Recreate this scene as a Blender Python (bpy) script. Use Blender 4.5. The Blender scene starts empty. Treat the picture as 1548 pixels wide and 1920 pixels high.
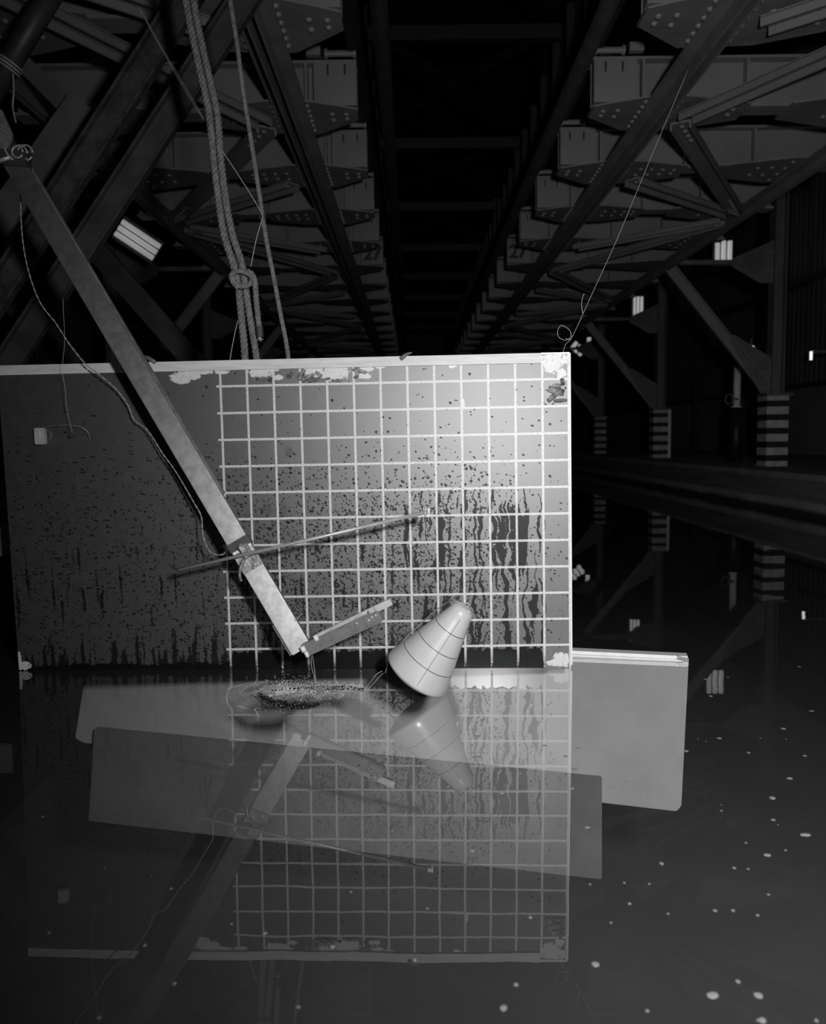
import bpy, bmesh, math, random
from mathutils import Vector, Matrix
random.seed(7)
S = bpy.context.scene
COL = S.collection
PI = math.pi
# ------------------------------------------------------------------ camera
F, CX, CY = 1550.0, 774.0, 960.0
H = 0.87                       # lens height above the water
PITCH = math.atan(135.0 / F)
ROLL = math.atan(0.0124)
RIGHT = Vector((1, 0, 0))
DOWN = Vector((0, -math.sin(PITCH), -math.cos(PITCH)))
FWD = Vector((0, math.cos(PITCH), -math.sin(PITCH)))
CR = RIGHT * math.cos(ROLL) + DOWN * math.sin(ROLL)
CD = -RIGHT * math.sin(ROLL) + DOWN * math.cos(ROLL)
CAM = Vector((0, 0, H))
cd = bpy.data.cameras.new('camera')
cam = bpy.data.objects.new('camera', cd)
COL.objects.link(cam)
M = Matrix.Identity(4)
for i in range(3):
    M[i][0] = CR[i]; M[i][1] = -CD[i]; M[i][2] = -FWD[i]; M[i][3] = CAM[i]
cam.matrix_world = M
cd.sensor_fit = 'HORIZONTAL'; cd.sensor_width = 36; cd.lens = 36 * F / 1548
cd.clip_start = 0.02; cd.clip_end = 200
cd.dof.use_dof = True; cd.dof.focus_distance = 3.02; cd.dof.aperture_fstop = 4.2
S.camera = cam
# ------------------------------------------------------------------ world and light
w = bpy.data.worlds.new('dark_hall'); S.world = w; w.use_nodes = True
w.node_tree.nodes['Background'].inputs[0].default_value = (1, 1, 1, 1)
w.node_tree.nodes['Background'].inputs[1].default_value = 0.0025
def area(name, loc, target, size, power):
    l = bpy.data.lights.new(name, 'AREA'); l.shape = 'DISK'; l.size = size; l.energy = power
    l.color = (1, 1, 1)
    o = bpy.data.objects.new(name, l); COL.objects.link(o)
    o.location = loc
    o.rotation_euler = (Vector(target) - Vector(loc)).to_track_quat('-Z', 'Y').to_euler()
    return o
fl = area('flash_light', (0.40, 0.0, 1.16), (1.15, 3.1, 0.75), 0.17, 52)
fl.data.spread = math.radians(118)
S.view_settings.view_transform = 'Standard'; S.view_settings.look = 'None'
S.view_settings.gamma = 1.0; S.view_settings.exposure = 0.0
S.view_settings.use_curve_mapping = False

# ------------------------------------------------------------------ helpers
def ray(px, py):
    return CR * ((px - CX) / F) + CD * ((py - CY) / F) + FWD
def at(px, py, Y=None, Z=None, X=None):
    r = ray(px, py)
    if Y is not None: t = (Y - CAM.y) / r.y
    elif Z is not None: t = (Z - CAM.z) / r.z
    else: t = (X - CAM.x) / r.x
    return CAM + r * t
def on_plane(px, py, p0, n):
    r = ray(px, py)
    return CAM + r * ((p0 - CAM).dot(n) / r.dot(n))

def tag(o, label=None, cat=None, group=None, kind=None):
    if label: o['label'] = label
    if cat: o['category'] = cat
    if group: o['group'] = group
    if kind: o['kind'] = kind
    return o
def empty(name, loc=(0, 0, 0), label=None, cat=None, group=None):
    o = bpy.data.objects.new(name, None); COL.objects.link(o); o.location = loc
    o.empty_display_size = 0.1
    return tag(o, label, cat, group)
def obj(name, bm, mat, parent=None, smooth=False, origin=None):
    """link a bmesh made in world coordinates as one object, origin at the parent or at `origin`"""
    me = bpy.data.meshes.new(name)
    org = Vector(parent.matrix_world.translation) if parent else Vector(origin or (0, 0, 0))
    if parent:
        org = world_loc(parent)
    bmesh.ops.translate(bm, verts=bm.verts, vec=-org)
    bmesh.ops.recalc_face_normals(bm, faces=bm.faces)
    for f in bm.faces: f.smooth = smooth
    bm.to_mesh(me); bm.free()
    o = bpy.data.objects.new(name, me); COL.objects.link(o)
    if mat: me.materials.append(mat)
    if parent: o.parent = parent
    else: o.location = org
    return o
def world_loc(o):
    v = Vector(o.location)
    while o.parent:
        o = o.parent; v += Vector(o.location)
    return v
def copy_tree(o, parent=None):
    c = o.copy(); COL.objects.link(c)
    if parent: c.parent = parent
    for ch in list(o.children):
        if ch.name in CH_SKIP: continue
        copy_tree(ch, c)
    return c
CH_SKIP = set()
def NB(): return bmesh.new()
def box(bm, c, s, R=None):
    vs = []
    for dx in (-.5, .5):
        for dy in (-.5, .5):
            for dz in (-.5, .5):
                v = Vector((dx * s[0], dy * s[1], dz * s[2]))
                if R: v = R @ v
                vs.append(bm.verts.new(Vector(c) + v))
    for f in ((0, 1, 3, 2), (4, 6, 7, 5), (0, 4, 5, 1), (2, 3, 7, 6), (0, 2, 6, 4), (1, 5, 7, 3)):
        bm.faces.new([vs[i] for i in f])
    return vs
def frame(d, n):
    d = d.normalized(); n = (n - d * n.dot(d)).normalized(); s = d.cross(n)
    return Matrix((s, n, d)).transposed()          # columns: side, normal, along
def bar(bm, p0, p1, wd, th, n=Vector((0, -1, 0))):
    """rectangular bar from p0 to p1, width across n, thickness along n"""
    p0 = Vector(p0); p1 = Vector(p1)
    R = frame(p1 - p0, n)
    box(bm, (p0 + p1) / 2, (wd, th, (p1 - p0).length), R)
def channel(bm, p0, p1, wd, th, lip, t, n=Vector((0, 0, -1))):
    """C section: flat web with two lips turned towards n"""
    p0 = Vector(p0); p1 = Vector(p1); R = frame(p1 - p0, n); c = (p0 + p1) / 2; L = (p1 - p0).length
    box(bm, c, (wd, t, L), R)
    for s in (-1, 1):
        box(bm, c + R @ Vector((s * (wd / 2 - t / 2), lip / 2, 0)), (t, lip, L), R)
def smooth_path(pts, n=8):
    pts = [Vector(p) for p in pts]
    if len(pts) < 3:
        return [pts[0].lerp(pts[-1], i / n) for i in range(n + 1)]
    P = [pts[0] * 2 - pts[1]] + pts + [pts[-1] * 2 - pts[-2]]
    out = []
    for i in range(1, len(P) - 2):
        for k in range(n):
            t = k / n; a, b, c, d = P[i - 1], P[i], P[i + 1], P[i + 2]
            out.append(0.5 * ((2 * b) + (c - a) * t + (2 * a - 5 * b + 4 * c - d) * t * t + (-a + 3 * b - 3 * c + d) * t ** 3))
    out.append(pts[-1])
    return out
def tube(bm, path, r, seg=8, cap=True):
    path = [Vector(p) for p in path]
    rings = []; up = None
    for i, p in enumerate(path):
        d = (path[min(i + 1, len(path) - 1)] - path[max(i - 1, 0)])
        if d.length < 1e-9: d = Vector((0, 0, 1))
        d.normalize()
        if up is None:
            up = d.orthogonal().normalized()
        up = (up - d * up.dot(d)).normalized(); s = d.cross(up)
        rr = r[i] if isinstance(r, (list, tuple)) else r
        rings.append([bm.verts.new(p + (up * math.cos(2 * PI * k / seg) + s * math.sin(2 * PI * k / seg)) * rr) for k in range(seg)])
    for a, b in zip(rings, rings[1:]):
        for k in range(seg):
            bm.faces.new((a[k], a[(k + 1) % seg], b[(k + 1) % seg], b[k]))
    if cap:
        bm.faces.new(rings[0][::-1]); bm.faces.new(rings[-1])
def cyl(bm, p0, p1, r, seg=16): tube(bm, [p0, p1], r, seg)
def resample(path, step):
    out = [path[0]]; acc = 0
    for a, b in zip(path, path[1:]):
        L = (b - a).length; d = step - acc
        while d <= L:
            out.append(a.lerp(b, d / L)); d += step
        acc = L - (d - step)
    out.append(path[-1]); return out
def twisted(bm, path, r, pitch, strands=3, seg=6, step=None):
    """laid rope: strands wound round the path"""
    path = resample([Vector(p) for p in path], step or pitch / 10)
    up = None; fr = []; s_len = 0; prev = None
    for i, p in enumerate(path):
        d = (path[min(i + 1, len(path) - 1)] - path[max(i - 1, 0)]).normalized()
        if up is None: up = d.orthogonal().normalized()
        up = (up - d * up.dot(d)).normalized()
        if prev is not None: s_len += (p - prev).length
        prev = p; fr.append((p, up.copy(), d.cross(up), s_len))
    for k in range(strands):
        q = []
        for p, u, s, L in fr:
            a = 2 * PI * (L / pitch + k / strands)
            q.append(p + (u * math.cos(a) + s * math.sin(a)) * r * 0.5)
        tube(bm, q, r * 0.56, seg)
def lathe(bm, prof, seg=48, R=None, c=Vector((0, 0, 0))):
    rings = []
    for (r, z) in prof:
        if r < 1e-5:
            v = Vector((0, 0, z)); rings.append([bm.verts.new((R @ v if R else v) + c)])
        else:
            ring = []
            for k in range(seg):
                v = Vector((r * math.cos(2 * PI * k / seg), r * math.sin(2 * PI * k / seg), z))
                ring.append(bm.verts.new((R @ v if R else v) + c))
            rings.append(ring)
    for a, b in zip(rings, rings[1:]):
        for k in range(seg):
            k2 = (k + 1) % seg
            if len(a) == 1: bm.faces.new((a[0], b[k2], b[k]))
            elif len(b) == 1: bm.faces.new((a[k], a[k2], b[0]))
            else: bm.faces.new((a[k], a[k2], b[k2], b[k]))
def prism(bm, poly, off):
    a = [bm.verts.new(Vector(p)) for p in poly]; b = [bm.verts.new(Vector(p) + Vector(off)) for p in poly]
    bm.faces.new(a); bm.faces.new(b[::-1]); n = len(a)
    for i in range(n): bm.faces.new((a[i], b[i], b[(i + 1) % n], a[(i + 1) % n]))
def dome(bm, c, r, n=Vector((0, 0, -1)), flat=0.6, seg=8):
    R = frame(n, Vector((1, 0.01, 0)) if abs(n.normalized().x) < .9 else Vector((0, 1, 0)))
    lathe(bm, [(r, 0), (r * .85, r * flat * .55), (r * .45, r * flat * .92), (0, r * flat)], seg, R, Vector(c))

# ---------------------------------------------- node expression helper
class E:
    def __init__(s, nt, sock): s.nt = nt; s.k = sock
    def _m(s, op, *o, clamp=False):
        n = s.nt.nodes.new('ShaderNodeMath'); n.operation = op; n.use_clamp = clamp
        for i, v in enumerate((s,) + o):
            if isinstance(v, E): s.nt.links.new(v.k, n.inputs[i])
            else: n.inputs[i].default_value = v
        return E(s.nt, n.outputs[0])
    def __add__(s, o): return s._m('ADD', o)
    def __sub__(s, o): return s._m('SUBTRACT', o)
    def __mul__(s, o): return s._m('MULTIPLY', o)
    def __truediv__(s, o): return s._m('DIVIDE', o)
    def lt(s, o): return s._m('LESS_THAN', o)
    def gt(s, o): return s._m('GREATER_THAN', o)
    def mx(s, o): return s._m('MAXIMUM', o)
    def mn(s, o): return s._m('MINIMUM', o)
    def abs(s): return s._m('ABSOLUTE')
    def fract(s): return s._m('FRACT')
    def pw(s, o): return s._m('POWER', o)
    def sq(s): return s._m('POWER', 2.0)
    def sin(s): return s._m('SINE')
    def sqrt(s): return s._m('SQRT')
    def inv(s): return E(s.nt, s._m('MULTIPLY_ADD', -1.0, 1.0).k)
    def step(s, a, b, c=0.0, d=1.0):
        n = s.nt.nodes.new('ShaderNodeMapRange'); n.interpolation_type = 'SMOOTHSTEP'; n.clamp = True
        s.nt.links.new(s.k, n.inputs[0])
        for i, v in enumerate((a, b, c, d)): n.inputs[i + 1].default_value = v
        return E(s.nt, n.outputs[0])
    def mix(s, a, b):            # a where s=0, b where s=1
        n = s.nt.nodes.new('ShaderNodeMix'); n.data_type = 'FLOAT'
        s.nt.links.new(s.k, n.inputs[0])
        for i, v in ((2, a), (3, b)):
            if isinstance(v, E): s.nt.links.new(v.k, n.inputs[i])
            else: n.inputs[i].default_value = v
        return E(s.nt, n.outputs[0])
def comb(nt, x, y, z=0.0):
    n = nt.nodes.new('ShaderNodeCombineXYZ')
    for i, v in enumerate((x, y, z)):
        if isinstance(v, E): nt.links.new(v.k, n.inputs[i])
        else: n.inputs[i].default_value = v
    return n.outputs[0]
def noise(nt, vec, scale, detail=2, rough=.5):
    n = nt.nodes.new('ShaderNodeTexNoise'); n.inputs['Scale'].default_value = scale
    n.inputs['Detail'].default_value = detail; n.inputs['Roughness'].default_value = rough
    nt.links.new(vec, n.inputs['Vector']); return E(nt, n.outputs[0])
def voro(nt, vec, scale, rnd=1.0):
    n = nt.nodes.new('ShaderNodeTexVoronoi'); n.inputs['Scale'].default_value = scale
    n.inputs['Randomness'].default_value = rnd
    nt.links.new(vec, n.inputs['Vector'])
    sp = nt.nodes.new('ShaderNodeSeparateColor'); nt.links.new(n.outputs['Color'], sp.inputs[0])
    return E(nt, n.outputs['Distance']), E(nt, sp.outputs[0]), E(nt, sp.outputs[1])
def new_mat(name):
    m = bpy.data.materials.new(name); m.use_nodes = True; nt = m.node_tree
    return m, nt, nt.nodes['Principled BSDF'], nt.nodes['Material Output']
def coords(nt, which='Object'):
    n = nt.nodes.new('ShaderNodeTexCoord'); s = nt.nodes.new('ShaderNodeSeparateXYZ')
    nt.links.new(n.outputs[which], s.inputs[0])
    return n.outputs[which], [E(nt, s.outputs[i]) for i in range(3)]
def worldpos(nt):
    n = nt.nodes.new('ShaderNodeNewGeometry'); s = nt.nodes.new('ShaderNodeSeparateXYZ')
    nt.links.new(n.outputs['Position'], s.inputs[0])
    return n.outputs['Position'], [E(nt, s.outputs[i]) for i in range(3)]
def setcol(nt, b, e):
    c = nt.nodes.new('ShaderNodeCombineColor')
    for i in range(3): nt.links.new(e.k, c.inputs[i])
    nt.links.new(c.outputs[0], b.inputs['Base Color'])
def grey(name, lo, hi, rough=.6, metal=0.0, scale=8, bump=0.0, stretch=(1, 1, 1), detail=5):
    m, nt, b, out = new_mat(name)
    n = nt.nodes.new('ShaderNodeTexCoord'); mp = nt.nodes.new('ShaderNodeMapping')
    mp.inputs['Scale'].default_value = stretch
    nt.links.new(n.outputs['Object'], mp.inputs[0])
    e = noise(nt, mp.outputs[0], scale, detail, .6)
    setcol(nt, b, e.step(.3, .7).mix(lo, hi))
    b.inputs['Roughness'].default_value = rough; b.inputs['Metallic'].default_value = metal
    if bump:
        bn = nt.nodes.new('ShaderNodeBump'); bn.inputs['Strength'].default_value = bump; bn.inputs['Distance'].default_value = .01
        nt.links.new(e.k, bn.inputs['Height']); nt.links.new(bn.outputs[0], b.inputs['Normal'])
    return m
MT = {}
MT['girder'] = grey('girder_paint', .18, .23, .55, 0, 1.5, .15)
MT['chord'] = grey('chord_paint', .16, .22, .55, 0, 3, .1)
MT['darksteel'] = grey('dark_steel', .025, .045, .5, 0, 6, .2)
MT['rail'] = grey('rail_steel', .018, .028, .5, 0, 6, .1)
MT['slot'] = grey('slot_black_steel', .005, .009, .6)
MT['rust'] = grey('scuffed_dark_steel', .02, .06, .6, 0, 14, .3)
MT['column'] = grey('column_paint', .10, .15, .5, 0, 3, .1)
MT['concrete'] = grey('concrete', .22, .40, .85, 0, 3, .5, detail=8)
MT['black'] = grey('black_paint', .008, .016, .5)
MT['white'] = grey('white_paint', .72, .80, .45, 0, 20, .05)
MT['wood'] = grey('pale_painted_wood', .50, .62, .5, 0, 9, .1, (1, 8, 8))
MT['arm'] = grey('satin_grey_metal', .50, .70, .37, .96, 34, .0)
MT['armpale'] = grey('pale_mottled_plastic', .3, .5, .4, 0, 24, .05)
MT['armside'] = grey('side_shade_metal', .12, .2, .5, .3, 24, .1)
MT['plate'] = grey('worn_grey_plate', .16, .34, .4, .4, 40, .3)
MT['steel'] = grey('bright_steel', .4, .5, .4, .35, 40)
MT['tape'] = grey('black_tape', .03, .05, .5, 0, 30, .2)
MT['rope'] = grey('manila_rope', .10, .20, .85, 0, 60, .4)
MT['cord'] = grey('pale_cord', .26, .38, .8, 0, 50)
MT['wire'] = grey('dull_wire', .35, .45, .5, .3, 50)
MT['peg'] = grey('dark_wood_peg', .10, .18, .6, 0, 30, .3)
MT['bar_grey'] = grey('grey_coated_bar', .13, .19, .38, .1, 30, .1)
MT['foam'] = grey('white_foam', .35, .45, .9, 0, 40, .3)
MT['flake'] = grey('curled_paint', .10, .6, .5, 0, 25, .3)
MT['froth'] = grey('floating_froth', .2, .3, .6, 0, 60, .2)
def emit(name, s):
    m, nt, b, out = new_mat(name)
    b.inputs['Base Color'].default_value = (.8, .8, .8, 1)
    b.inputs['Emission Color'].default_value = (1, 1, 1, 1); b.inputs['Emission Strength'].default_value = s
    return m
MT['tube'] = emit('lit_fluorescent_tube', .22)
MT['tube_far'] = emit('lit_far_fluorescent_tube', .30)
MT['bulb'] = emit('lit_bulb', 1.0)
# ================================================================== STRUCTURE
def struct(name, bm, m, **k):
    o = obj(name, bm, m, **k); o['kind'] = 'structure'; return o
XL, XR = -3.3, 4.2                       # tank walls
XM = 0.475                               # centre line of the overhead slot
WL, WR = -7.6, 8.6
Y0, Y1 = -4.0, 46.0
# tank floor, walls, decks
bm = NB(); box(bm, ((XL + XR) / 2, (Y0 + Y1) / 2, -2.25), (XR - XL + .6, Y1 - Y0, .3))
struct('floor', bm, grey('tank_bottom', .10, .16, .9, 0, 1.2))
bm = NB()
poly = [(XR, 0, -2.2), (XR, 0, .40), (XR + .05, 0, .45), (XR + .5, 0, .45), (WR, 0, .45), (WR, 0, .3), (XR + .5, 0, .3), (XR + .5, 0, -2.2)]
prism(bm, [Vector((x, Y0, z)) for x, y, z in poly], (0, Y1 - Y0, 0))
m, nt, b, out = new_mat('tank_kerb_concrete'); v, (x, y, z) = coords(nt)
nk = noise(nt, v, 2.5, 6, .65); nf = noise(nt, comb(nt, x, y * .3, z * 6.0), 3.0, 5, .6)
ww = (nk - .5) * .05
pale = (z + ww - .43).abs().step(.05, .02).mx((z + ww - .12).abs().step(.055, .02))
k = pale.mix(nf.step(.3, .7).mix(.09, .15), nk.step(.3, .7).mix(.20, .32))
k = (z + ww).step(.07, .045).mix(k, .015)
setcol(nt, b, k); b.inputs['Roughness'].default_value = .85; MT['kerb'] = m
struct('trim_1', bm, MT['kerb'])
bm = NB(); prism(bm, [Vector((XL + XR - x, Y0, z)) for x, y, z in poly], (0, Y1 - Y0, 0))
struct('trim_2', bm, MT['kerb'])
def corr(name, lo, hi):
    m, nt, b, out = new_mat(name)
    v, (x, y, z) = coords(nt)
    n = noise(nt, v, 1.2, 4)
    k = (y * 1.1 + z * 0.0).fract()
    seam = k.lt(.03)
    setcol(nt, b, seam.mix(n.step(.3, .7).mix(lo, hi), lo * .4))
    b.inputs['Roughness'].default_value = .7
    bn = nt.nodes.new('ShaderNodeBump'); bn.inputs['Strength'].default_value = .4; bn.inputs['Distance'].default_value = .03
    nt.links.new(((y * 28.0).sin()).k, bn.inputs['Height']); nt.links.new(bn.outputs[0], b.inputs['Normal'])
    return m
for side, X, sx in (('right', WR, 1), ('left', WL, -1)):
    bm = NB(); box(bm, (X + sx * .1, (Y0 + Y1) / 2, 3.9), (.2, Y1 - Y0, 7.2))
    wl = struct('wall_' + side, bm, corr('wall_cladding_' + side, .14, .20))
    bm = NB(); box(bm, (X - sx * .06, (Y0 + Y1) / 2, 1.95), (.12, Y1 - Y0, .10))
    box(bm, (X - sx * .06, (Y0 + Y1) / 2, 4.2), (.12, Y1 - Y0, .16))
    struct('trim_%d' % (3 if sx > 0 else 4), bm, MT['darksteel'])
    bm = NB(); box(bm, (X - sx * .04, (Y0 + Y1) / 2, 1.16), (.08, Y1 - Y0, 1.44))
    struct('baseboard_' + side, bm, grey('dado_paint_' + side, .20, .28, .8, 0, .8))
bm = NB(); box(bm, ((WL + WR) / 2, Y1 + .1, 3.0), (WR - WL, .2, 9)); struct('wall_back', bm, MT['black'])
bm = NB(); box(bm, ((WL + WR) / 2, Y0 - .1, 3.0), (WR - WL, .2, 9)); struct('wall_front', bm, MT['black'])
bm = NB(); box(bm, ((WL + WR) / 2, (Y0 + Y1) / 2, 7.6), (WR - WL + .4, Y1 - Y0 + .4, .2)); struct('ceiling', bm, MT['black'])

# ================================================================== OVERHEAD STEEL
ZB = 3.2; SP = 1.325; BY0 = 3.525; NBEAM = 22
def mir(x, s): return x if s > 0 else 2 * XM - x
word = 'nearest second third fourth fifth sixth seventh eighth ninth tenth eleventh twelfth thirteenth fourteenth fifteenth sixteenth seventeenth eighteenth nineteenth twentieth twenty-first twenty-second twenty-third'.split()
sides = {1: 'right', -1: 'left'}
def text_mesh(s, size):
    cu = bpy.data.curves.new('t', 'FONT'); cu.body = s; cu.size = size; cu.extrude = .002
    cu.offset = .008
    cu.align_x = 'CENTER'; cu.align_y = 'CENTER'
    o = bpy.data.objects.new('t', cu); COL.objects.link(o)
    dg = bpy.context.evaluated_depsgraph_get()
    me = bpy.data.meshes.new_from_object(o.evaluated_get(dg))
    bpy.data.objects.remove(o); return me
t27 = text_mesh('27', .24); t27.materials.append(MT['black'])
tT = bpy.data.meshes.new('painted_mark'); _b = NB(); box(_b, (0, 0, 0), (.014, .07, .002)); _b.to_mesh(tT); _b.free(); tT.materials.append(MT['darksteel'])
_b = NB(); dome(_b, (0, 0, 0), .021, flat=.8); RIV = bpy.data.meshes.new('rivet')
for f in _b.faces: f.smooth = True
bmesh.ops.recalc_face_normals(_b, faces=_b.faces); _b.to_mesh(RIV); _b.free(); RIV.materials.append(MT['girder'])
def rivet(parent, loc, n=None, mt=None):
    o = bpy.data.objects.new('rivet', RIV); COL.objects.link(o); o.parent = parent; o.location = Vector(loc) - world_loc(parent)
    if n: o.rotation_euler = Vector(n).to_track_quat('-Z', 'Y').to_euler()
    return o
RIVPOS = {1: [], -1: []}
proto = {}
for s in (1, -1):
    xa, xb = mir(1.31, s), mir(3.75, s); cxm = (xa + xb) / 2; Lx = abs(xb - xa)
    for i in range(NBEAM):
        Y = BY0 + SP * i
        near = i <= 8
        nm = word[i] + ' from the camera'
        lab = ('grey riveted crossbeam over the %s side of the tank, %s' % (sides[s], nm))
        if i == 6: lab = 'grey crossbeam over the %s side of the tank with 27 painted on its end' % sides[s]
        if i > 0 and i != 0:
            root = proto[s].copy(); COL.objects.link(root); root.location = (xa, Y, ZB)
            for ch in proto[(s, 'parts')]:
                if i > 8 and ch.get('nearonly'): continue
                c = ch.copy(); COL.objects.link(c); c.parent = root
                if i <= 5:
                    for g in proto.get((s, ch.name), []):
                        d = g.copy(); COL.objects.link(d); d.parent = c
            tag(root, lab)
            if i == 6:
                o = bpy.data.objects.new('number_marking', t27); COL.objects.link(o); o.parent = root
                o.location = (s * .14, -.135, .16); o.rotation_euler = (PI / 2, 0, 0); o['label'] = 'black number 27'
            continue
        root = empty('transverse_beam', (xa, Y, ZB), lab, 'beam', 'crossbeams over the %s side of the tank' % sides[s])
        proto[s] = root; parts = []
        bm = NB()
        box(bm, (cxm, Y, ZB + .17), (Lx, .018, .34)); parts.append(obj('web', bm, MT['girder'], root))
        bm = NB()
        box(bm, (cxm, Y, ZB + .01), (Lx, .17, .02)); parts.append(obj('flange', bm, MT['girder'], root))
        bm = NB()
        box(bm, (cxm, Y, ZB + .34), (Lx, .17, .02)); parts.append(obj('flange', bm, MT['girder'], root))
        bm = NB()
        box(bm, (xa + s * .15, Y - .09, ZB + .17), (.30, .07, .29)); parts.append(obj('end_plate', bm, MT['girder'], root))
        bm = NB()
        for q in (.36, 1.1, 1.7): box(bm, (xa + s * q, Y - .045, ZB + .17), (.02, .075, .32))
        p = obj('stiffener', bm, MT['girder'], root); parts.append(p)
        bm = NB()
        cyl(bm, (xa + s * .02, Y - .10, ZB + .385), (xa + s * .2, Y - .10, ZB + .385), .022, 10)
        cyl(bm, (xa - s * .0, Y - .10, ZB + .385), (xa + s * .02, Y - .10, ZB + .385), .034, 10)
        cyl(bm, (xa + s * .2, Y - .10, ZB + .385), (xa + s * .22, Y - .10, ZB + .385), .034, 10)
        box(bm, (xa + s * .30, Y - .10, ZB + .40), (.10, .05, .06))
        p = obj('rail_clip', bm, MT['girder'], root); p['nearonly'] = 1; parts.append(p)
        # gusset plate under the beam at the inner chord
        gp = [(0, -.14), (.12, -.20), (.36, -.30), (.62, -.30), (1.1, -.16), (1.1, .14), (.74, .30), (.30, .32), (0, .06)]
        bm = NB(); prism(bm, [Vector((xa + s * a, Y + b, ZB - .012)) for a, b in gp], (0, 0, .012))
        gs = obj('gusset_plate', bm, MT['chord'], root); parts.append(gs)
        proto[(s, gs.name)] = [rivet(gs, (xa + s * a, Y + b, ZB - .012)) for a, b in
            [(.08, -.06), (.08, .02), (.18, -.07), (.18, .04), (.34, -.22), (.34, -.13), (.34, -.04), (.34, .05), (.34, .14), (.34, .23), (.58, -.22), (.58, -.13), (.58, -.04), (.58, .05), (.58, .14), (.58, .23),
             (.70, -.10), (.80, -.09), (.90, -.08), (1.0, -.07), (.70, .06), (.8, .05), (.9, .04), (1.0, .03)]]
        # gusset at outer chord
        bm = NB(); prism(bm, [Vector((mir(3.45, s) - s * a, Y + b, ZB - .012)) for a, b in ((-.15, -.3), (.2, -.34), (.75, -.16), (.75, .14), (.2, .34), (-.15, .3))], (0, 0, .012))
        g2 = obj('gusset_plate', bm, MT['chord'], root); parts.append(g2)
        proto[(s, g2.name)] = [rivet(g2, (mir(3.45, s) - s * a, Y + b, ZB - .012)) for a, b in [(.18, -.24), (.18, -.08), (.18, .08), (.18, .24), (.3, -.1), (.42, -.09), (.3, .1), (.42, .09)]]
        # small painted marks at the top of the end plate
        for q in (.08, .2):
            o = bpy.data.objects.new('painted_mark', tT); COL.objects.link(o); o.parent = root
            o.location = (s * q, -.127, .265); o.rotation_euler = (PI / 2, 0, 0); o['nearonly'] = 1; parts.append(o)
        proto[(s, 'parts')] = parts
YE = BY0 + SP * NBEAM
for s in (1, -1):
    # inner chord: two angles back to back with a slot between
    x = mir(1.77, s); r = empty('longitudinal_chord', (x, BY0, ZB), 'riveted bottom chord running away beside the %s edge of the dark slot' % sides[s], 'beam')
    for q in (-1, 1):
        bm = NB(); box(bm, (x + q * .07, (YE) / 2, ZB - .022), (.09, YE, .02)); box(bm, (x + q * .03, YE / 2, ZB - .07), (.014, YE, .10))
        o = obj('angle_bar', bm, MT['chord'], r)
    x = mir(3.45, s); r = empty('longitudinal_chord', (x, BY0, ZB), 'outer bottom chord carrying the ends of the diagonal braces on the %s side' % sides[s], 'beam')
    for q in (-1, 1):
        bm = NB(); box(bm, (x + q * .06, (YE) / 2, ZB - .022), (.09, YE, .02)); box(bm, (x + q * .02, YE / 2, ZB - .06), (.014, YE, .08))
        obj('angle_bar', bm, MT['chord'], r)
    # slot girder
    x = mir(1.29, s); r = empty('slot_girder', (x, BY0, ZB + .4), 'dark plate girder lining the %s edge of the overhead slot' % sides[s], 'beam')
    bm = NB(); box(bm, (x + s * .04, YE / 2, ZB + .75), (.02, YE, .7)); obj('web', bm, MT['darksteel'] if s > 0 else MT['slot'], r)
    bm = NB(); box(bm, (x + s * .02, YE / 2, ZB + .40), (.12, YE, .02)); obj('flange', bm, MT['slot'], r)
    bm = NB(); box(bm, (x, BY0, ZB + .75), (.06, .03, .66)); st = obj('stiffener', bm, MT['slot'], r)
    for i in range(1, 32): c = st.copy(); COL.objects.link(c); c.parent = r; c.location = (0, i * .6625, 0)
    # carriage rail under the slot
    x = mir(1.10, s); bm = NB(); tube(bm, [(x, .5, ZB + .02), (x, YE, ZB + .02)], .05, 12)
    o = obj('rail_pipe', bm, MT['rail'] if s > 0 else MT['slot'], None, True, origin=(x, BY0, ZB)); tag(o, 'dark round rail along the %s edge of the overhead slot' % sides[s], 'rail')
# diagonal braces in the bottom plane
for s in (1, -1):
    first = True
    for k in range(0, NBEAM, 4):
        for d in (-2, -1, 1, 2):
            i = k + d
            if i < 0 or i >= NBEAM: continue
            Ya = BY0 + SP * i; Yb = BY0 + SP * k
            sg = 1 if Yb > Ya else -1
            p0 = Vector((mir(1.98, s), Ya + sg * .06, ZB - .05)); p1 = Vector((mir(3.30, s), Yb - sg * .12 * abs(d), ZB - .05))
            near = Ya < 11
            dirw = 'towards the camera' if Yb < Ya else 'away from the camera'
            lab = 'diagonal brace, %s side, from the %s crossbeam outwards %s' % (sides[s], word[i], dirw)
            r = empty('diagonal_brace', p0, lab, 'brace', 'diagonal braces on the %s side' % sides[s])
            bm = NB(); channel(bm, p0, p1, .15, .02, .05, .014); obj('channel_bar', bm, MT['girder'], r)
            if near:
                dd = (p1 - p0).normalized()
                for t in range(4):
                    for e in (p0 + dd * (.06 + .11 * t), p1 - dd * (.06 + .11 * t)): rivet(r, e + Vector((0, 0, -.010)))
# cross frames above the slot, faint
for i in range(9):
    Y = BY0 + 1.3 + 2.65 * i
    r = empty('cross_frame', (XM, Y, ZB + 1.2), 'faint dark cross frame above the slot, %s in the row' % word[i], 'frame', 'cross frames above the slot')
    bm = NB(); box(bm, (XM, Y, ZB + 1.15), (1.7, .12, .12)); obj('crossbar', bm, MT['slot'], r)
    for a in (-1, 1):
        bm = NB(); bar(bm, (XM + a * .8, Y, ZB + 1.2), (XM - a * .8, Y + 2.6, ZB + 1.35), .08, .04, Vector((0, 0, -1))); obj('diagonal', bm, MT['slot'], r)
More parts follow.
